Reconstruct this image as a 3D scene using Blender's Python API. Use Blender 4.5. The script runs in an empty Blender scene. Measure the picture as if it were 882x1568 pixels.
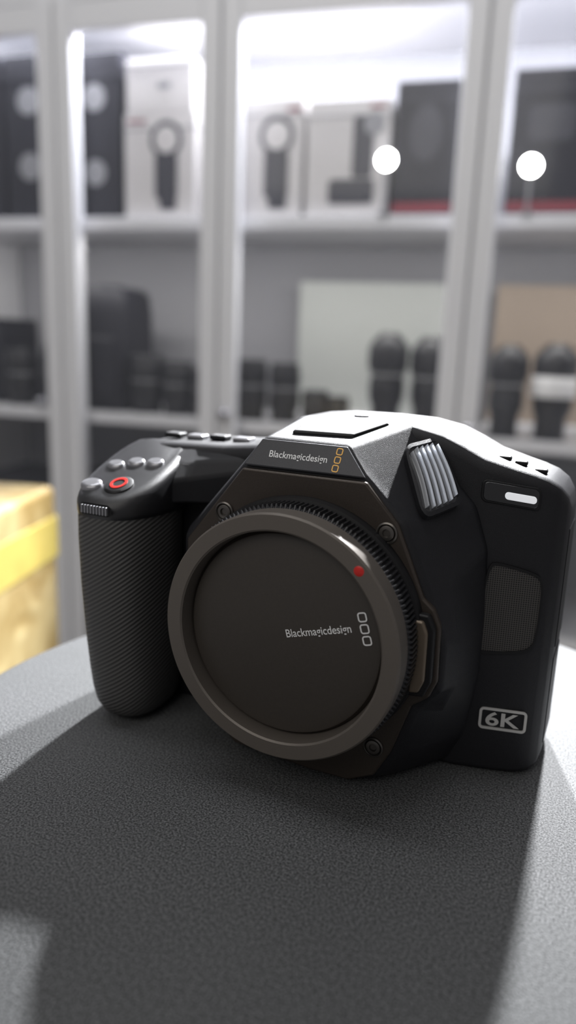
import bpy, bmesh, math, random
from mathutils import Vector, Matrix
random.seed(3)
K=0.00122
TZ=0.80
SC=bpy.context.scene
COL=bpy.context.collection
SC.view_settings.view_transform='Standard'

# ------------------------------------------------------------------ materials
def mat(name, col=(0.5,0.5,0.5), rough=0.5, metal=0.0, noise=0.0, nscale=1.0, bump=0.0, bscale=1.0, emis=None, estr=0.0, coat=0.0, spec=0.5):
    m=bpy.data.materials.new(name); m.use_nodes=True
    nt=m.node_tree; b=nt.nodes['Principled BSDF']
    b.inputs['Base Color'].default_value=(*col,1); b.inputs['Roughness'].default_value=rough
    b.inputs['Metallic'].default_value=metal
    b.inputs['Coat Weight'].default_value=coat
    b.inputs['Specular IOR Level'].default_value=spec
    tc=nt.nodes.new('ShaderNodeTexCoord')
    n=nt.nodes.new('ShaderNodeTexNoise'); n.inputs['Scale'].default_value=nscale; n.inputs['Detail'].default_value=3
    nt.links.new(tc.outputs['Object'],n.inputs['Vector'])
    r=nt.nodes.new('ShaderNodeMapRange'); r.inputs['From Min'].default_value=.3; r.inputs['From Max'].default_value=.7
    r.inputs['To Min'].default_value=1-noise; r.inputs['To Max'].default_value=1+noise
    nt.links.new(n.outputs['Fac'],r.inputs['Value'])
    mx=nt.nodes.new('ShaderNodeVectorMath'); mx.operation='SCALE'; mx.inputs[0].default_value=col
    nt.links.new(r.outputs[0],mx.inputs['Scale']); nt.links.new(mx.outputs[0],b.inputs['Base Color'])
    if bump>0:
        n2=nt.nodes.new('ShaderNodeTexNoise'); n2.inputs['Scale'].default_value=bscale; n2.inputs['Detail'].default_value=2
        nt.links.new(tc.outputs['Object'],n2.inputs['Vector'])
        bp=nt.nodes.new('ShaderNodeBump'); bp.inputs['Strength'].default_value=bump; bp.inputs['Distance'].default_value=.0003
        nt.links.new(n2.outputs['Fac'],bp.inputs['Height']); nt.links.new(bp.outputs[0],b.inputs['Normal'])
    if emis:
        b.inputs['Emission Color'].default_value=(*emis,1); b.inputs['Emission Strength'].default_value=estr
    return m

M_body=mat('body_black_satin',(0.014,0.014,0.0165),0.46,0,0.12,2.5,0.4,6.0,spec=0.28)
M_dark=mat('matte_black',(0.006,0.006,0.007),0.5,spec=.35)
M_bronze=mat('plate_bronze',(0.058,0.047,0.039),0.32,0.45,0.1,3,0.2,8)
M_ring=mat('cap_ring_bronze',(0.140,0.123,0.107),0.38,0.3,0.05,3,0.15,9)
M_disc=mat('cap_disc',(0.057,0.049,0.042),0.36,0.1,0.05,2,0.2,9)
M_knurl=mat('knurl_black',(0.03,0.03,0.033),0.34,0.4)
M_white=mat('print_white',(0.85,0.85,0.85),0.5)
M_gold=mat('print_gold',(0.75,0.42,0.10),0.4,0.2)
M_red=mat('dot_red',(0.60,0.02,0.015),0.35)
M_silver=mat('button_silver',(0.35,0.35,0.37),0.28,0.7)
M_fin=mat('vent_fin_gloss',(0.88,0.91,0.96),0.28,0.7)  # near-white colour stands in for bright reflections on dark glossy fins
M_lamp=mat('window_gloss',(0.01,0.01,0.012),0.08,0,coat=1)
M_winrefl=mat('window_painted_reflection',(0.85,0.87,0.90),0.2,0.3,emis=(0.95,0.97,1),estr=0.45)  # glowing white stands in for the reflection in the window
M_screw=mat('screw_steel',(0.14,0.13,0.12),0.3,0.8)

def grip_mat():
    m=bpy.data.materials.new('grip_rubber'); m.use_nodes=True; nt=m.node_tree; b=nt.nodes['Principled BSDF']
    b.inputs['Roughness'].default_value=.5
    tc=nt.nodes.new('ShaderNodeTexCoord'); d=nt.nodes.new('ShaderNodeVectorMath'); d.operation='DOT_PRODUCT'
    a=math.tan(math.radians(35)); d.inputs[1].default_value=(-a*.9,-a*.42,1)
    nt.links.new(tc.outputs['Object'],d.inputs[0])
    mu=nt.nodes.new('ShaderNodeMath'); mu.operation='MULTIPLY'; mu.inputs[1].default_value=2*math.pi/1.45; nt.links.new(d.outputs['Value'],mu.inputs[0])
    si=nt.nodes.new('ShaderNodeMath'); si.operation='SINE'; nt.links.new(mu.outputs[0],si.inputs[0])
    mr=nt.nodes.new('ShaderNodeMapRange'); mr.inputs['From Min'].default_value=-1; nt.links.new(si.outputs[0],mr.inputs[0])
    bp=nt.nodes.new('ShaderNodeBump'); bp.inputs['Strength'].default_value=.8; bp.inputs['Distance'].default_value=.0003
    nt.links.new(mr.outputs[0],bp.inputs['Height']); nt.links.new(bp.outputs[0],b.inputs['Normal'])
    cr=nt.nodes.new('ShaderNodeMix'); cr.data_type='RGBA'; cr.inputs[6].default_value=(0.034,0.033,0.033,1); cr.inputs[7].default_value=(0.105,0.103,0.100,1)
    nt.links.new(mr.outputs[0],cr.inputs[0]); nt.links.new(cr.outputs[2],b.inputs['Base Color'])
    return m
M_grip=grip_mat()
def mesh_mat():
    m=bpy.data.materials.new('mic_mesh_fabric'); m.use_nodes=True; nt=m.node_tree; b=nt.nodes['Principled BSDF']
    b.inputs['Roughness'].default_value=.7
    tc=nt.nodes.new('ShaderNodeTexCoord'); sx=nt.nodes.new('ShaderNodeSeparateXYZ'); nt.links.new(tc.outputs['Object'],sx.inputs[0])
    res=[]
    for k in('X','Z'):
        mu=nt.nodes.new('ShaderNodeMath'); mu.operation='MULTIPLY'; mu.inputs[1].default_value=2*math.pi/.62; nt.links.new(sx.outputs[k],mu.inputs[0])
        si=nt.nodes.new('ShaderNodeMath'); si.operation='SINE'; nt.links.new(mu.outputs[0],si.inputs[0]); res.append(si)
    mm=nt.nodes.new('ShaderNodeMath'); mm.operation='MAXIMUM'; nt.links.new(res[0].outputs[0],mm.inputs[0]); nt.links.new(res[1].outputs[0],mm.inputs[1])
    cr=nt.nodes.new('ShaderNodeValToRGB'); cr.color_ramp.elements[0].color=(.008,.008,.008,1); cr.color_ramp.elements[1].color=(.075,.070,.067,1); cr.color_ramp.elements[0].position=.25;cr.color_ramp.elements[1].position=.9
    nt.links.new(mm.outputs[0],cr.inputs[0]); nt.links.new(cr.outputs[0],b.inputs['Base Color'])
    return m
M_mesh=mesh_mat()

# ------------------------------------------------------------------ mesh helpers
def empty(name, loc=(0,0,0), rz=0, sc=1):
    e=bpy.data.objects.new(name,None); COL.objects.link(e); e.location=loc; e.rotation_euler=(0,0,rz); e.scale=(sc,)*3
    e.empty_display_size=.05
    return e
def obj(name, verts, faces, m, parent=None, smooth=True, ang=35):
    me=bpy.data.meshes.new(name); me.from_pydata([tuple(v) for v in verts],[],faces); me.update()
    bm=bmesh.new(); bm.from_mesh(me); bmesh.ops.recalc_face_normals(bm,faces=bm.faces); bm.to_mesh(me); bm.free()
    me.materials.append(m)
    if smooth:
        for p in me.polygons: p.use_smooth=True
        me.set_sharp_from_angle(angle=math.radians(ang))
    o=bpy.data.objects.new(name,me); COL.objects.link(o)
    if parent: o.parent=parent
    return o
def bevel(o,w,seg=3,ang=25):
    b=o.modifiers.new('bev','BEVEL'); b.width=w; b.segments=seg; b.limit_method='ANGLE'; b.angle_limit=math.radians(ang); b.harden_normals=True
    for p in o.data.polygons: p.use_smooth=True
    return o
def loft(name, rings, m, parent=None, caps=True, ang=35, closed=True):
    n=len(rings[0]); V=[p for r in rings for p in r]; F=[]
    for i in range(len(rings)-1):
        for j in range(n if closed else n-1):
            a=i*n+j; b=i*n+(j+1)%n; F.append((a,b,b+n,a+n))
    if caps: F.append(tuple(range(n))); F.append(tuple((len(rings)-1)*n+j for j in range(n)))
    return obj(name,V,F,m,parent,True,ang)
def lathe(name, prof, seg, m, parent=None, mod=None, center=(0,0,0), axis='Y', ang=35, caps=True):
    rings=[]
    for k,(r,h) in enumerate(prof):
        ring=[]
        for j in range(seg):
            t=2*math.pi*j/seg; rr=r+(mod(k,j) if mod else 0)
            if axis=='Y': ring.append((center[0]+rr*math.cos(t),center[1]+h,center[2]+rr*math.sin(t)))
            else: ring.append((center[0]+rr*math.cos(t),center[1]+rr*math.sin(t),center[2]+h))
        rings.append(ring)
    return loft(name,rings,m,parent,caps,ang)
def boxv(c,s):
    x,y,z=c; a,b,d=s[0]/2,s[1]/2,s[2]/2
    V=[(x+i*a,y+j*b,z+k*d) for i in(-1,1) for j in(-1,1) for k in(-1,1)]
    F=[(0,1,3,2),(4,6,7,5),(0,4,5,1),(2,3,7,6),(0,2,6,4),(1,5,7,3)]
    return V,F
def box(name,c,s,m,parent=None,bev=0,seg=2):
    V,F=boxv(c,s); o=obj(name,V,F,m,parent,False)
    if bev: bevel(o,bev,seg)
    return o
def boxes(name,lst,m,parent=None,bev=0):
    V=[];F=[]
    for c,s in lst:
        v,f=boxv(c,s); n=len(V); V+=v; F+=[tuple(i+n for i in q) for q in f]
    o=obj(name,V,F,m,parent,False)
    if bev: bevel(o,bev,2)
    return o
def rrect(cx,cz,w,h,r,n=5):
    pts=[]
    for sx,sz,a0 in((1,1,0),(-1,1,90),(-1,-1,180),(1,-1,270)):
        for i in range(n+1):
            a=math.radians(a0+90*i/n); pts.append((cx+sx*(w/2-r)+r*math.cos(a),cz+sz*(h/2-r)+r*math.sin(a)))
    return pts
def chaikin(P,k=2):
    for _ in range(k):
        Q=[]
        for i in range(len(P)):
            a,b=P[i],P[(i+1)%len(P)]
            Q+=[tuple(.75*u+.25*v for u,v in zip(a,b)),tuple(.25*u+.75*v for u,v in zip(a,b))]
        P=Q
    return P
def frame_pts(origin,ux,uz):
    o=Vector(origin);ux=Vector(ux).normalized();uz=Vector(uz).normalized(); nn=ux.cross(uz).normalized()
    return lambda a,b,h=0: tuple(o+ux*a+uz*b+nn*h)

# ------------------------------------------------------------------ CINEMA CAMERA (mm, origin = lens axis at cap front plane)
cam_root=empty('cinema_camera',(0,0,TZ+46*K),0,K)
R=cam_root
def prof(x,yf,yb,zt,zb,cf,cb,fb=2.0):
    P=[]
    def arc(cy,cz,r1,a0,a1,n=5):
        for i in range(n+1):
            a=math.radians(a0+(a1-a0)*i/n); P.append((x,cy+r1*math.cos(a),cz+r1*math.sin(a)))
    arc(yf+cf,zt-cf,cf,180,90); arc(yb-cb,zt-cb,cb,90,0); arc(yb-3,zb+3,3,0,-90); arc(yf+fb,zb+fb,fb,270,180)
    return P
secs=[(-77,44,66,33,-38,3,6),(-75.5,40,70,38,-43,4,8),(-72,38,72,41.5,-46,4,9),(-60,38,74,42.5,-46,4,9),(-40,38,75,43.3,-46,4,9),(-27,38,76,44.5,-46,4,9),
      (-21,38,78,49,-46,4,10),(-14,38,78,54.3,-46,4,12),(-5,38,78,55.2,-46,4,12),(10,38,78,55.4,-46,4,12),(22,38,78,55.0,-46,4,12),(30,38.5,78,53.2,-46,4,10),
      (36,39,78,50.6,-46,4,9),(42,39.5,78,47.6,-46,4,9),(50,41.3,78,45.3,-46,3.5,9),(55,42.6,78,44,-46,3.5,9),(59,43.8,78,42.6,-45.7,3.5,9),(62.2,45.6,77,40.5,-45,3,9),(64.2,48.5,75,37.6,-43.5,3,9),(65,52,72,34,-41,3,8)]
body=loft('body_shell',[prof(*s) for s in secs],M_body,R,True,40)
A=[(-22,17,-44),(-33,17,-33),(-39,17,-15),(-39,17,19),(-20,17,42),(17.5,17,42),(27.3,17,32),(36,17,13),(41,17,1),(41,17,-12),(35,17,-18),(30,17,-33),(25,17,-42),(17,17,-45.5)]
B=[(-23,22,-45),(-35,22,-33),(-41,22,-15),(-41,22,20),(-15.5,20.5,50),(10,20.5,50),(31.5,22,31),(40,24,16),(43.5,24,0),(43.5,24,-12),(40,24,-20),(35,24,-34),(29,24,-43.5),(17,22,-46)]
C_=[(-26,42,-46),(-38,42,-34),(-43,42,-15),(-44,42,24),(-13,42,54.8),(22,42,55.6),(41.5,38,34),(45.5,39,22),(46.5,40,0),(46.5,40,-14),(45.5,40,-24),(44,40,-35),(40,40,-44),(17,42,-46)]
D_=[(x*.97,60,max(z*.97,-46)) for (x,y,z) in C_]
bulge=loft('front_housing',[A,B,C_,D_],M_body,R,True); bevel(bulge,1.4,4,12)
PL=[(-20,-43.6),(-31.5,-33),(-37.5,-15),(-37.5,18.5),(-19.4,41.6),(17,41.6),(26.3,31.6),(34.6,13),(37.6,10.5),(39.6,6),(40,-9),(38,-14),(33.6,-17.5),(29,-32.5),(24.6,-41),(17,-44.8),(5,-45)]
pl=loft('front_plate',[[(x,15.6,z) for x,z in PL],[(x,18,z) for x,z in PL]],M_bronze,R); bevel(pl,.7,3,20)
fo=frame_pts((-1.2,16.2,41.8),(1,0,0),(0,3.6,8.2))
M_facet=mat('facet_satin',(0.045,0.046,0.052),0.35,0.2,.05,3,.2,8)
tz=[(-18,0.6),(18,0.6),(11.3,8.6),(-14,8.6)]
tp=loft('logo_facet',[[fo(a,b,-.3) for a,b in tz],[fo(a,b,.5) for a,b in tz]],M_facet,R); bevel(tp,.5,3,20)
def toppt(x,y,h=0):
    t=(y-20.5)/(42-20.5); return (x,y,50+t*5.2+h)
pad=[(-9,25),(9,26),(15.5,38),(-7,38)]
po=loft('top_pad',[[toppt(x,y,-.5) for x,y in pad],[toppt(x,y,1.0) for x,y in pad]],M_dark,R); bevel(po,.8,3,20)
lathe('top_screw_socket',[(2.2,0),(2.2,.7),(1.3,.7),(1.2,.2)],24,M_silver,R,center=(4,46,55.1),axis='Z')
lathe('cap_ring',[(30,7),(33.5,7),(34,6.4),(34,0.5),(33.5,0),(29.6,0),(29.1,.4),(28.7,4.6),(28.7,6)],128,M_ring,R,caps=False)
lathe('cap_disc',[(28.9,5.9),(28.3,5.2),(27.7,4.2),(27.2,4.0),(23.6,3.9),(23.2,3.8),(0.01,3.8)],128,M_disc,R,caps=False)
def kn(k,j): return (0.5 if (j%4 in(0,1)) else -0.35) if k in(1,2) else 0
lathe('knurled_ring',[(34.0,6.4),(34.6,7.0),(34.6,12.0),(33.8,12.6),(33.8,16)],640,M_knurl,R,mod=kn,caps=False,ang=20)
lathe('mount_collar',[(34.2,12.4),(35.6,12.8),(35.9,15.8)],128,M_dark,R,caps=False)
lathe('index_dot',[(0.01,-.25),(1.0,-.2),(1.35,0)],24,M_red,R,center=(22,0,22.6),caps=False)
for i,(x,z) in enumerate(((-24.8,28.3),(23.6,29),(24,-32.2),(-24.8,-32.2))):
    lathe(f'screw_{i}',[(2.9,15.7),(2.9,15.2),(2.5,15.0),(2.3,15.3),(2.2,15.6),(2.0,15.1),(1.4,14.9),(1.1,14.9),(.9,15.5),(.01,15.5)],32,M_screw,R,center=(x,0,z),caps=False)
rl=[(31.4,9.6),(36.8,9.6),(38.6,6),(38.8,-8.5),(37,-13),(31.4,-13.6)]
o=loft('release_surround',[[(x,13.2,z) for x,z in rl],[(x,16,z) for x,z in rl]],M_dark,R); bevel(o,.6,2,20)
rb=[(33.2,8.2),(35.8,8.2),(37.2,5),(37.3,-8),(35.9,-11.6),(33.2,-12)]
M_rel=mat('release_bronze',(0.17,0.135,0.10),0.32,0.5)
o=loft('release_button',[[(x,12.0,z) for x,z in rb],[(x,14,z) for x,z in rb]],M_rel,R); bevel(o,.7,3,20)

# ---- vent
v1,v2,v3,v4=[Vector(p) for p in((22.5,31.7,48.7),(28.5,40,50.6),(38.0,32.4,36.3),(31.3,22.5,33.4))]
nv=(v4-v1).cross(v2-v1).normalized()
if nv.x<0: nv=-nv
def vq(u,w,h=0): return tuple((v1*(1-u)+v2*u)*(1-w)+(v4*(1-u)+v3*u)*w+nv*h)
def rq(u0,u1,w0,w1,r,h):
    return [vq(a,b,h) for a,b in rrect((u0+u1)/2,(w0+w1)/2,u1-u0,w1-w0,r,4)]
o=loft('vent_frame',[rq(-.10,1.08,-.06,1.06,.22,-1),rq(-.10,1.08,-.06,1.06,.22,.9),rq(-.05,1.03,0,1,.19,1.1),rq(-.02,1.0,.02,.98,.17,.2)],M_body,R,caps=False)
obj('vent_back',rq(-.03,1.01,.01,.99,.16,.35),[tuple(range(20))],M_lamp,R,False)
for i in range(6):
    u=.08+.82*i/5; w=.033
    t0=.08 if i in(0,5) else .04
    rings=[]
    for k in range(9):
        t=t0+(1-2*t0)*k/8; bow=.05*math.sin(math.pi*k/8)
        rings.append([vq(u-w+bow,t,.4),vq(u-w*.7+bow,t,1.6),vq(u+bow,t,2.1),vq(u+w*.7+bow,t,1.6),vq(u+w+bow,t,.4)])
    loft(f'vent_fin_{i}',rings,M_fin,R,True,80)

pf=frame_pts((53,42.0,0),(18,4.1,0),(0,0,1))
mq=[(-6.8,17.2),(-4.6,18.2),(5.4,16.0),(7.2,14.2),(7.6,10),(7.4,-2.5),(6.2,-5.4),(3.5,-6.8),(-7.4,-8.2),(-9.2,-6.6),(-9.3,-3),(-7.8,6)]
mq=chaikin(mq,2)
o=loft('mic_bezel',[[pf(a*1.07,(b-5)*1.06+5,-.6) for a,b in mq],[pf(a*1.07,(b-5)*1.06+5,.6) for a,b in mq],[pf(a,b,.6) for a,b in mq],[pf(a,b,.1) for a,b in mq]],M_dark,R,caps=False)
obj('mic_mesh',[pf(a,b,.3) for a,b in mq],[tuple(range(len(mq)))],M_mesh,R,False)
def outline(name,fr,cx,cz,w,h,r,t,hh,m,n=5,rot=0):
    ca,sa=math.cos(rot),math.sin(rot)
    def rr(p):
        x,z=p[0]-cx,p[1]-cz; return (cx+x*ca-z*sa,cz+x*sa+z*ca)
    o1=[rr(p) for p in rrect(cx,cz,w,h,r,n)]; i1=[rr(p) for p in rrect(cx,cz,w-2*t,h-2*t,max(r-t,.05),n)]
    rings=[[fr(a,b,0) for a,b in o1],[fr(a,b,hh) for a,b in o1],[fr(a,b,hh) for a,b in i1],[fr(a,b,0) for a,b in i1]]
    return loft(name,rings,m,R,False)
M_badge=mat('badge_metal',(0.62,0.61,0.59),0.35,0.35)
outline('badge_frame',pf,1.2,-28.6,13.4,6.8,1.3,.75,.4,M_badge)
def text(name,body_,fr,x,z,w,h,hh,m,rot=0,off=0.0):
    cu=bpy.data.curves.new(name,'FONT'); cu.body=body_; cu.offset=off; cu.resolution_u=6
    to=bpy.data.objects.new(name+'_tmp',cu); COL.objects.link(to); bpy.context.view_layer.update()
    dg=bpy.context.evaluated_depsgraph_get(); me=bpy.data.meshes.new_from_object(to.evaluated_get(dg)); bpy.data.objects.remove(to)
    xs=[v.co.x for v in me.vertices]; ys=[v.co.y for v in me.vertices]
    x0,x1,y0,y1=min(xs),max(xs),min(ys),max(ys)
    ca,sa=math.cos(rot),math.sin(rot)
    for v in me.vertices:
        a=(v.co.x-x0)/(x1-x0)*w; b=(v.co.y-y0)/(y1-y0)*h
        v.co=fr(x+a*ca-b*sa,z+a*sa+b*ca,hh)
    me.materials.clear(); me.materials.append(m)
    o=bpy.data.objects.new(name,me); COL.objects.link(o); o.parent=R
    return o
text('badge_text','6K',pf,-3.6,-30.8,9.6,4.4,.3,M_badge,0,.02)
def plate(name,fr,cx,cz,w,h,r,h0,h1,m,skew=0):
    p=rrect(cx,cz,w,h,r,5); p=[(a,b+(a-cx)*skew) for a,b in p]
    o=loft(name,[[fr(a,b,h0) for a,b in p],[fr(a,b,h1) for a,b in p]],m,R); bevel(o,.25,2,30); return o
plate('tally_window_bezel',pf,-3.2,38.0,15.8,6.2,1.6,-1,.5,M_dark,-.10)
plate('tally_window',pf,-3.2,38.0,14.6,5.2,1.3,0,.75,M_lamp,-.10)
plate('tally_reflection',pf,-0.6,37.4,8.4,2.1,.95,.6,.9,M_winrefl,-.10)  # painted reflection on the dark window, not a part of it
for i,(x,z) in enumerate(((46,46.3),(50.5,45.3),(56,43.6))):
    box(f'top_button_{i}',(x,51,z+.2),(3.4,3,1.4),M_dark,R,.5)
boxes('port_door',[((64.7,62,10),(1.2,17,36)),((64.7,62,-25),(1.2,17,28))],M_dark,R,.5)
cf=frame_pts((0,3.75,0),(1,0,0),(0,0,1))
rot=math.radians(16)
text('cap_text','Blackmagicdesign',cf,2.0,-.9,18.8,2.9,.06,M_white,rot,.008)
def squares(pref,fr,cx,cz,s,gap,rot,m,t,hh=.08):
    ca,sa=math.cos(rot),math.sin(rot)
    for i in(-1,0,1):
        d=i*(s+gap); outline(f'{pref}_{i+1}',fr,cx-d*sa,cz+d*ca,s*.95,s,s*.28,t,hh,m,3,rot)
squares('cap_logo',cf,23.2,6.6,2.6,.5,rot,M_white,.36)
text('facet_text','Blackmagicdesign',fo,-10.8,2.9,17.2,2.5,.56,M_white,0,.008)
squares('facet_logo',fo,9.3,4.6,2.0,.35,math.radians(-4),M_gold,.30,.6)

# ---- grip
def sell(cx,cy,z,rx,ry,n=40,e=2.6):
    pts=[]
    for j in range(n):
        t=2*math.pi*j/n; c,s=math.cos(t),math.sin(t)
        pts.append((cx+rx*math.copysign(abs(c)**(2/e),c),cy+ry*math.copysign(abs(s)**(2/e),s),z))
    return pts
gs=[(23.5,-64.4,25,13.2,18.3),(15,-64.5,25,13.3,18.2),(0,-64.3,25,13.1,17.8),(-15,-63.8,25,12.7,17.2),(-28,-63,25,12.2,16.6),(-35,-62.6,25,11.8,16),(-40,-62.3,25,11,15),(-43.5,-62.2,25,9.4,13),(-45.5,-62.2,25,6.5,9.5),(-46,-62.2,25,4,6)]
gp=loft('grip_rubber',[sell(cx,cy,z,rx,ry) for z,cx,cy,rx,ry in gs],M_grip,R,True,60)
def zt(y): return 27.8+(y-6)*.41
def headring(ins,dz,zc=None,dx=0):
    P=sell(-64.2+dx,27,0,13.8-ins,20.8-ins,40,2.6)
    return [(x,y,(zc if zc is not None else min(zt(y),42.6)+dz)) for x,y,_ in P]
M_head=mat('grip_head_satin',(0.016,0.016,0.018),0.34,0,0.1,2.5,0.3,6.0,spec=0.6)
hd=loft('grip_head',[headring(0.9,0,22.2),headring(.2,0,22.8),headring(0,0,24),headring(0,-3),headring(.5,-1.4),headring(1.6,-.4),headring(3.4,0)],M_head,R,True,50)
W0=[(-58,20,25),(-58,20,31),(-58,30,37.5),(-58,42,42),(-58,42,25)]
W1=[(-47,30,25),(-47,30,33),(-47,34,38),(-47,42,43),(-47,42,25)]
W2=[(-30,37,25),(-30,37,36),(-30,38,40),(-30,42,43.6),(-30,42,25)]
w=loft('grip_shoulder',[W0,W1,W2],M_body,R,True,60); bevel(w,1.2,3,20)
def topbutton(name,x,y,rx,ry,h,m):
    rings=[]
    for s_,hh in((1,-.3),(1,h*.6),(.85,h),(.5,h*1.05)):
        rings.append([ (x+rx*s_*math.cos(2*math.pi*j/24), y+ry*s_*math.sin(2*math.pi*j/24), zt(y+ry*s_*math.sin(2*math.pi*j/24))+hh) for j in range(24)])
    return loft(name,rings,m,R,True,50)
topbutton('shutter_button',-71.2,13.5,3.6,2.5,1.1,M_silver)
topbutton('record_button_base',-61.8,15,4.6,4.2,.8,M_dark)
def ringz(name,x,y,r0,r1,h,m):
    rings=[]
    for r,hh in((r1,.4),(r1,h),(r0,h),(r0,.4)):
        rings.append([(x+r*math.cos(2*math.pi*j/28),y+r*math.sin(2*math.pi*j/28),zt(y+r*math.sin(2*math.pi*j/28))+hh) for j in range(28)])
    return loft(name,rings,m,R,False,30)
ringz('record_button_ring',-61.8,15,1.9,2.7,1.1,M_red)
for i,(x,y) in enumerate(((-70.8,25),(-64.6,27.5),(-58,28.5))): topbutton(f'function_button_{i}',x,y,2.9,2.0,1.0,M_silver)
for i,x in enumerate((-66,-57,-48,-39)):
    box(f'rear_button_{i}',(x,52,43.4 if x<-50 else 44.0),(6.4,5,1.8),M_silver if i%2 else M_body,R,.7,3)
obj('wheel_slot',[(-70.7+a,6.2-.25,25.6+b) for a,b in rrect(7.2,0,12.0,3.6,1.7,6)],[tuple(range(28))],M_dark,R,False)
boxes('control_wheel',[((-68.0+i*1.12,5.8,25.6),(.75,1.6,2.6)) for i in range(9)],M_silver,R,.25)

# ------------------------------------------------------------------ ROUND DISPLAY TABLE
def fabric():
    m=bpy.data.materials.new('table_fabric'); m.use_nodes=True; nt=m.node_tree; b=nt.nodes['Principled BSDF']
    tc=nt.nodes.new('ShaderNodeTexCoord')
    n=nt.nodes.new('ShaderNodeTexNoise'); n.inputs['Scale'].default_value=1500; n.inputs['Detail'].default_value=2; nt.links.new(tc.outputs['Object'],n.inputs['Vector'])
    n3=nt.nodes.new('ShaderNodeTexNoise'); n3.inputs['Scale'].default_value=14; nt.links.new(tc.outputs['Object'],n3.inputs['Vector'])
    cr=nt.nodes.new('ShaderNodeValToRGB'); e=cr.color_ramp.elements; e[0].position=.38; e[0].color=(.024,.025,.026,1); e[1].position=.74; e[1].color=(.165,.168,.172,1)
    nt.links.new(n.outputs['Fac'],cr.inputs[0])
    mr=nt.nodes.new('ShaderNodeMapRange'); mr.inputs['To Min'].default_value=.8; mr.inputs['To Max'].default_value=1.2; nt.links.new(n3.outputs['Fac'],mr.inputs[0])
    vm=nt.nodes.new('ShaderNodeVectorMath'); vm.operation='SCALE'; nt.links.new(cr.outputs[0],vm.inputs[0]); nt.links.new(mr.outputs[0],vm.inputs['Scale'])
    nt.links.new(vm.outputs[0],b.inputs['Base Color']); b.inputs['Roughness'].default_value=.65
    b.inputs['Specular IOR Level'].default_value=.35
    bp=nt.nodes.new('ShaderNodeBump'); bp.inputs['Strength'].default_value=.7; bp.inputs['Distance'].default_value=.0004; nt.links.new(n.outputs['Fac'],bp.inputs['Height']); nt.links.new(bp.outputs[0],b.inputs['Normal'])
    return m
M_fab=fabric()
tx,ty=10*K,36*K; TR=137*K
tb=empty('round_display_stool',(tx,ty,0))
lathe('fabric_top',[(TR-.02,-.055),(TR-.004,-.05),(TR,-.04),(TR,-.010),(TR-.003,-.003),(TR-.009,0)],128,M_fab,tb,center=(0,0,TZ),axis='Z',ang=60)
M_metal=mat('stool_metal',(0.08,0.08,0.085),0.35,0.8)
lathe('pedestal',[(.16,0),(.16,.012),(.05,.03),(.028,.06),(.028,.70),(.09,.745)],48,M_metal,tb,axis='Z')

# ------------------------------------------------------------------ CAMERA (viewpoint)
cp=Vector((77.7*K,-161.4*K,TZ+(46+75.9)*K))
hd_=Vector((-math.sin(math.radians(25)),math.cos(math.radians(25)),0)); rt=Vector((math.cos(math.radians(25)),math.sin(math.radians(25)),0))
p=math.radians(13); r=math.radians(2.2)
fw=hd_*math.cos(p)+Vector((0,0,-math.sin(p))); up=hd_*math.sin(p)+Vector((0,0,math.cos(p)))
r2=rt*math.cos(r)+up*math.sin(r); u2=up*math.cos(r)-rt*math.sin(r)
cd=bpy.data.cameras.new('viewpoint'); co=bpy.data.objects.new('viewpoint',cd); COL.objects.link(co)
Mx=Matrix((r2,u2,-fw)).transposed().to_4x4(); Mx.translation=cp; co.matrix_world=Mx
cd.sensor_fit='VERTICAL'; cd.sensor_height=24; cd.sensor_width=24; cd.lens=1120/1568*24; cd.clip_start=.01
cd.dof.use_dof=True; cd.dof.focus_distance=198*K; cd.dof.aperture_fstop=3.4
SC.camera=co

# ------------------------------------------------------------------ ROOM + CABINET (local frame rotated 10 deg)
O=cp+hd_*1.5; O.z=0; RZ=math.radians(10)
M_wall=mat('wall_paint',(0.62,0.62,0.64),0.8,0,.03,3)
M_floor=mat('floor_tile',(0.32,0.31,0.30),0.35,0,.1,4)
M_ceil=mat('ceiling_paint',(0.75,0.75,0.76),0.9)
def room(name,c,s,m):
    o=box(name,c,s,m); o.location=O; o.rotation_euler=(0,0,RZ); return o
room('floor',(0,-.8,-.05),(5,4.2,.1),M_floor)
room('wall_back',(0,.5,1.35),(5,.1,2.7),M_wall)
room('wall_left',(-2.45,-.8,1.35),(.1,2.5,2.7),M_wall)
room('wall_right',(2.45,-.8,1.35),(.1,2.5,2.7),M_wall)
room('ceiling',(0,-.8,2.75),(5,4.2,.1),M_ceil)

cab=empty('display_cabinet',O,RZ)
M_frame=mat('cabinet_white_metal',(0.76,0.76,0.78),0.35)
M_back=mat('cabinet_back',(0.31,0.31,0.33),0.7,0,.05,2)
posts=[-1.25,-.875,-.51,-.156,.328,.81,1.25]
fr=[]
for s in posts:
    fr+=[((s-.0205,-.012,.80),(.037,.028,1.56)),((s+.0205,-.012,.80),(.037,.028,1.56)),((s,.015,.80),(.05,.04,1.56))]
for a,b in zip(posts[:-1],posts[1:]):
    fr+=[(((a+b)/2,-.012,1.552),(b-a-.078,.026,.05)),(((a+b)/2,-.012,.05),(b-a-.078,.026,.06))]
fr+=[((0,.17,1.592),(2.56,.38,.024)),((0,.17,.025),(2.56,.38,.05)),((-1.27,.17,.8),(.02,.36,1.55)),((1.27,.17,.8),(.02,.36,1.55))]
boxes('frame',fr,M_frame,cab,.003)
M_shelf=mat('shelf_grey',(0.45,0.45,0.47),0.4)
boxes('shelves',[((0,.19,z),(2.52,.32,.018)) for z in(1.180,.772,.38)],M_shelf,cab,.002)
boxes('shelf_edges',[((0,.026,z),(2.52,.006,.024)) for z in(1.180,.772,.38)],M_frame,cab,.001)
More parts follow.
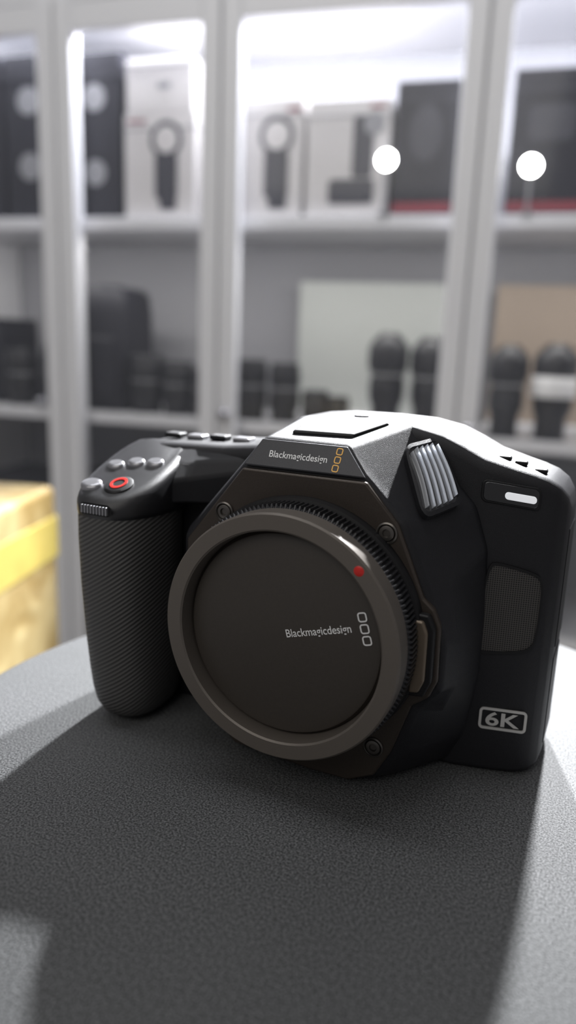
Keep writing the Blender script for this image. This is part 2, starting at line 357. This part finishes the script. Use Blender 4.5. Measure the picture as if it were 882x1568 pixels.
box('back_panel',(0,.365,.8),(2.54,.02,1.56),M_back,cab)
boxes('partitions',[((s,.19,.8),(.012,.32,1.54)) for s in(-.875,.81)],M_frame,cab)
for i,(s,z) in enumerate(((-.135,.80),(-.56,.80),(.35,.80))):
    lathe(f'door_lock_{i}',[(.011,-.026),(.011,-.04),(.008,-.044)],20,M_silver,cab,center=(s,0,z))
g=bpy.data.materials.new('door_glass'); g.use_nodes=True; nt=g.node_tree; nt.nodes.clear()
out=nt.nodes.new('ShaderNodeOutputMaterial'); tr=nt.nodes.new('ShaderNodeBsdfTransparent'); df=nt.nodes.new('ShaderNodeBsdfDiffuse'); gl=nt.nodes.new('ShaderNodeBsdfGlossy')
df.inputs[0].default_value=(.80,.84,.95,1); gl.inputs['Roughness'].default_value=.08
m1=nt.nodes.new('ShaderNodeMixShader'); m1.inputs[0].default_value=.055; m2=nt.nodes.new('ShaderNodeMixShader'); m2.inputs[0].default_value=.03  # bluish diffuse share paints a veil of haze into the clear pane
nt.links.new(tr.outputs[0],m1.inputs[1]); nt.links.new(df.outputs[0],m1.inputs[2]); nt.links.new(m1.outputs[0],m2.inputs[1]); nt.links.new(gl.outputs[0],m2.inputs[2]); nt.links.new(m2.outputs[0],out.inputs[0])
for i,(a,b) in enumerate(zip(posts[:-1],posts[1:])):
    obj(f'glass_{i}',[(a+.03,-.012,.07),(b-.03,-.012,.07),(b-.03,-.012,1.54),(a+.03,-.012,1.54)],[(0,1,2,3)],g,cab,False)

# --- goods
M_blk=mat('carton_black',(0.014,0.014,0.020),0.55,spec=.3)
M_crt=mat('carton_white',(0.54,0.52,0.505),0.5)
M_gry=mat('print_grey',(0.24,0.24,0.25),0.6)
M_pdk=mat('print_dark',(0.035,0.035,0.045),0.5)
M_redp=mat('print_red',(0.20,0.03,0.04),0.5)
M_lens=mat('lens_black',(0.010,0.010,0.013),0.38)
def croot(name,x,y,z):
    e=empty(name,O+Matrix.Rotation(RZ,3,'Z')@Vector((x,y,z)),RZ); return e
def flat(name,pts,y,m,par):
    return obj(name,[(a,y,b) for a,b in pts],[tuple(range(len(pts)))],m,par,False)
def circ(cx,cz,rx,rz=None,n=28):
    rz=rz or rx; return [(cx+rx*math.cos(2*math.pi*i/n),cz+rz*math.sin(2*math.pi*i/n)) for i in range(n)]
S1=1.1895; S2=.7815; S3=.3895
def carton(name,x0,x1,h,y0,dep,shelf,m,prints):
    w=x1-x0; e=croot(name,(x0+x1)/2,y0,shelf)
    box('carton',(0,dep/2,h/2),(w-.004,dep,h),m,e,.002)
    box('lid_seam',(0,dep/2,h*.86),(w-.002,dep+.002,.003),M_gry if m is not M_blk else M_pdk,e)
    for i,(kind,cx,cz,a,b,mm) in enumerate(prints):
        pts=circ(cx,cz,a,b) if kind=='c' else rrect(cx,cz,a,b,min(a,b)*.2,4)
        flat(f'print_{i}',pts,-.0012-.0004*i,mm,e)
    return e
def flashprints(cx,s=1.0):
    return [('c',cx,.155*s,.036*s,.036*s,M_pdk),('c',cx,.155*s,.026*s,.026*s,M_crt),('r',cx,.085*s,.05*s,.09*s,M_pdk),('r',cx+.004,.035*s,.038*s,.03*s,M_pdk)]
carton('speaker_box',-.80,-.685,.33,.05,.2,S1,M_blk,[('c',0,.24,.026,.026,M_gry),('c',0,.11,.026,.026,M_gry)])
carton('speaker_box',-.68,-.56,.33,.05,.2,S1,M_blk,[('c',0,.24,.028,.028,M_gry),('c',0,.11,.028,.028,M_gry)])
carton('speaker_box',-.545,-.402,.325,.05,.2,S1,M_blk,[('c',.01,.24,.026,.026,M_gry),('c',.01,.095,.026,.026,M_gry)])
carton('flash_light_box',-.397,-.235,.205,.05,.2,S1,M_crt,flashprints(0.015)+[('r',-.05,.19,.04,.006,M_redp)])
e=carton('accessory_box',-.392,-.24,.10,.05,.2,S1+.2055,M_crt,[('r',.01,.05,.03,.012,M_gry)])
carton('flash_light_box',-.140,-.01,.222,.05,.2,S1,M_crt,flashprints(0.01)+[('r',.045,.20,.03,.006,M_redp)])
carton('flash_light_box',-.005,.16,.215,.05,.2,S1,M_crt,[('r',.03,.13,.04,.11,M_pdk),('r',.01,.05,.09,.045,M_pdk),('c',.05,.17,.02,.02,M_gry),('r',.055,.20,.03,.006,M_redp)])
carton('gimbal_box',.165,.285,.24,.05,.2,S1,M_blk,[('r',0,.02,.112,.018,M_redp),('c',0,.15,.03,.05,M_pdk)])
carton('gimbal_box',.375,.52,.25,.05,.2,S1,M_blk,[('r',0,.02,.135,.018,M_redp),('r',0,.16,.08,.06,M_pdk)])
carton('gimbal_box',.525,.68,.25,.05,.2,S1,M_blk,[('r',0,.02,.14,.018,M_redp),('r',0,.16,.08,.06,M_pdk)])

def lens(name,x,y,shelf,rad,h,kind=0,band=None):
    e=croot(name,x,y,shelf)
    if kind==0: pr=[(.80,0),(.86,.03),(.86,.18),(.95,.22),(1,.25),(1,.52),(.94,.54),(.94,.60),(1,.63),(1,.86),(.93,.90),(.93,.98),(.88,1.0),(.80,.99),(.78,.93)]
    else: pr=[(.66,0),(.70,.04),(.70,.22),(.85,.30),(.88,.34),(.88,.50),(.80,.53),(.80,.58),(1,.64),(1.0,.84),(.94,.87),(.78,.93),(.55,.97),(.45,1.0)]
    def kn(k,j): return .012*rad*(1 if j%2 else -1) if k in(4,5,8,9) else 0
    lathe('barrel',[(a*rad,b*h) for a,b in pr],60,M_lens,e,mod=kn,axis='Z',ang=30)
    lathe('rear_cap',[(.80*rad,-.0),(.80*rad,.02*h),(.6*rad,.03*h)],40,M_blk,e,axis='Z')
    lathe('focus_mark_band',[(rad*.945,h*.555),(rad*.955,h*.56),(rad*.955,h*.58),(rad*.945,h*.585)],40,M_gry,e,axis='Z',caps=False)
    if band:
        lathe('label_band',[(rad*1.015,h*band[0]),(rad*1.03,h*band[0]+.001),(rad*1.03,h*band[1]),(rad*1.015,h*band[1]+.001)],40,M_white,e,axis='Z',caps=False)
    return e
e=croot('camera_bag',-.485,.07,S2)
rings=[]
for z,w,d in((0,.066,.075),(.01,.071,.08),(.12,.072,.08),(.22,.071,.078),(.262,.068,.072),(.275,.058,.06)):
    rings.append([(a,b+.08,z) for a,b in rrect(0,0,2*w,2*d,.018,5)])
loft('shell',rings,M_blk,e,True,60)
box('front_pocket',(0,-.005,.10),(.11,.03,.13),M_blk,e,.008)
box('handle_base',(0,.08,.277),(.05,.02,.008),M_blk,e,.002)
for x,rd,h in((-.372,.040,.128),(-.295,.037,.118)): lens('camera_lens',x,.10,S2,rd,h)
lens('camera_lens',-.230,.09,S2,.028,.105)
for x,rd,h,k in((-.122,.036,.13,0),(-.045,.033,.125,0),(.025,.030,.07,0),(.075,.024,.06,0)): lens('camera_lens',x,.10,S2,rd,h,k)
lens('camera_lens',.176,.10,S2,.041,.195,1); lens('camera_lens',.262,.10,S2,.040,.19,1)
lens('camera_lens',.417,.09,S2,.038,.18,1); lens('camera_lens',.505,.09,S2,.042,.185,1,(.45,.66))
lens('camera_lens',-.60,.1,S2,.036,.14); lens('camera_lens',-.70,.1,S2,.036,.13)
M_beige=mat('panel_beige',(0.36,0.29,0.23),0.6); M_pale=mat('panel_pale',(0.50,0.52,0.50),0.6)
e=croot('backing_board',.13,.30,S2); box('sheet',(0,0,.155),(.40,.012,.31),M_pale,e,.002); box('lip',(0,-.012,.006),(.40,.02,.012),M_frame,e,.001)
e=croot('backing_board',.56,.30,S2); box('sheet',(0,0,.155),(.36,.012,.31),M_beige,e,.002); box('lip',(0,-.012,.006),(.36,.02,.012),M_frame,e,.001)
carton('equipment_case',-.66,-.56,.24,.17,.12,S2,M_blk,[('r',0,.12,.06,.03,M_gry)])
carton('equipment_case',-.86,-.75,.20,.10,.15,S2,M_blk,[('r',0,.12,.06,.03,M_gry)])
for x0,x1,h in((-.80,-.60,.22),(-.50,-.34,.26),(-.33,-.19,.20),(-.12,.06,.26),(.08,.27,.22),(.38,.56,.24)):
    carton('equipment_case',x0,x1,h,.06,.2,S3,M_blk,[('r',0,h*.5,.06,.03,M_gry)])
M_reflglow=mat('reflection_glow',(1,1,1),.5,emis=(1,1,.96),estr=60)  # glow stands in for light reflections on the door glass
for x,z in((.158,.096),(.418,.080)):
    e=croot('glass_reflection_spot',x,.022,S1+.0030)  # added glowing disc on a stalk, imitates a reflection on the glass
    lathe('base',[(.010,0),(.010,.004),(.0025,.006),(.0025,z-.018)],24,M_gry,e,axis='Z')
    lathe('glow_rim',[(.012,.016),(.0165,.006),(.0175,-.001),(.016,-.001),(.0155,.002)],28,M_frame,e,center=(0,0,z))
    lathe('glow_face',[(.0155,.0),(.010,-.002),(.0005,-.003)],28,M_reflglow,e,center=(0,0,z),caps=False)

# ------------------------------------------------------------------ taped parcels on the left
def parcel_mat():
    m=bpy.data.materials.new('taped_cardboard'); m.use_nodes=True; nt=m.node_tree; b=nt.nodes['Principled BSDF']
    tc=nt.nodes.new('ShaderNodeTexCoord'); n=nt.nodes.new('ShaderNodeTexNoise'); n.inputs['Scale'].default_value=14; n.inputs['Detail'].default_value=4; n.inputs['Distortion'].default_value=1.5
    nt.links.new(tc.outputs['Object'],n.inputs['Vector'])
    cr=nt.nodes.new('ShaderNodeValToRGB'); e=cr.color_ramp.elements; e[0].position=.35; e[0].color=(.23,.16,.06,1); e[1].position=.7; e[1].color=(.40,.32,.16,1)
    nt.links.new(n.outputs['Fac'],cr.inputs[0]); nt.links.new(cr.outputs[0],b.inputs['Base Color'])
    b.inputs['Roughness'].default_value=.3; b.inputs['Coat Weight'].default_value=1; b.inputs['Coat Roughness'].default_value=.15
    bp=nt.nodes.new('ShaderNodeBump'); bp.inputs['Strength'].default_value=.6; bp.inputs['Distance'].default_value=.004; nt.links.new(n.outputs['Fac'],bp.inputs['Height']); nt.links.new(bp.outputs[0],b.inputs['Normal'])
    return m
M_par=parcel_mat(); M_tape=mat('packing_tape',(0.38,0.30,0.08),0.2,0,.1,20,bump=.5,bscale=30,coat=1)
ang=math.radians(25)-math.radians(6)
bc=cp+hd_*.72+rt*(-.434)
for nm,z0,h in(('cardboard_parcel',.0,.40),('cardboard_parcel',.40,.378)):
    e=empty(nm,(bc.x,bc.y,z0),ang)
    V,F=boxv((0,0,h/2),(.30,.26,h)); o=obj('carton',V,F,M_par,e,False); bevel(o,.008,3)
    boxes('tape_strips',[((0.05,0,h/2),(.05,.2625,h+.0025)),((0,0,h*.84),(.3025,.2625,.05)),((0,0,h*.3),(.3025,.2625,.05))],M_tape,e,.002)

# ------------------------------------------------------------------ LIGHTS
def area(name,loc,target,size,energy,col=(1,1,1),sy=None):
    l=bpy.data.lights.new(name,'AREA'); l.energy=energy; l.size=size; l.color=col
    if sy: l.shape='RECTANGLE'; l.size_y=sy
    o=bpy.data.objects.new(name,l); COL.objects.link(o); o.location=loc
    d=Vector(target)-Vector(loc); o.rotation_euler=d.to_track_quat('-Z','Y').to_euler(); return o
def L(x,y,z): return O+Matrix.Rotation(RZ,3,'Z')@Vector((x,y,z))
tgt=Vector((0,50*K,TZ+.06))
for nm,dx,en in (('a',-.26,290),('b',.03,330)):
    sp=bpy.data.lights.new('track_spot_light_'+nm,'SPOT'); sp.energy=en; sp.spot_size=math.radians(62); sp.spot_blend=.4; sp.shadow_soft_size=.028; sp.color=(.97,.98,1)
    so=bpy.data.objects.new('track_spot_light_'+nm,sp); COL.objects.link(so)
    so.location=tgt+Vector((dx,1.0,.90)); so.rotation_euler=(tgt-so.location).to_track_quat('-Z','Y').to_euler()
    tl=empty('ceiling_track_lamp',so.location)
    dirv=(tgt-so.location).normalized()
    o=lathe('lamp_can',[(.028,-.11),(.034,-.10),(.036,0.01),(.033,0.01),(.03,-.02)],32,M_frame,tl,axis='Z',caps=False)
    o.rotation_euler=dirv.to_track_quat('Z','Y').to_euler()
    o=lathe('drop_rod',[(.006,.03),(.006,2.7-so.location.z)],12,M_frame,tl,axis='Z')
area('room_fill_light_1',L(0.0,-1.0,2.68),L(0,-.3,1.2),1.6,21,(.97,.98,1),.5)  # unseen lamp added to light the cabinet and lift the shadows
area('room_fill_light_2',L(-.3,-2.6,2.2),L(0,0,.8),1.8,10,(1,.96,.90),1.0)  # unseen warm lamp added behind the viewpoint as ambient front fill
area('cabinet_glow_fill',L(0,.05,1.575),L(0,.15,1.2),2.4,27,(.90,.92,1),.02)  # lamp added under the cabinet top for the bright upper glow
area('shelf_row_fill',L(0,.05,1.165),L(0,.15,.8),2.4,4,(1,.98,.95),.02)  # lamp added under the upper shelf to brighten the row below
wd=bpy.data.worlds.new('World'); SC.world=wd; wd.use_nodes=True
wd.node_tree.nodes['Background'].inputs[0].default_value=(.98,.97,1,1); wd.node_tree.nodes['Background'].inputs[1].default_value=.18
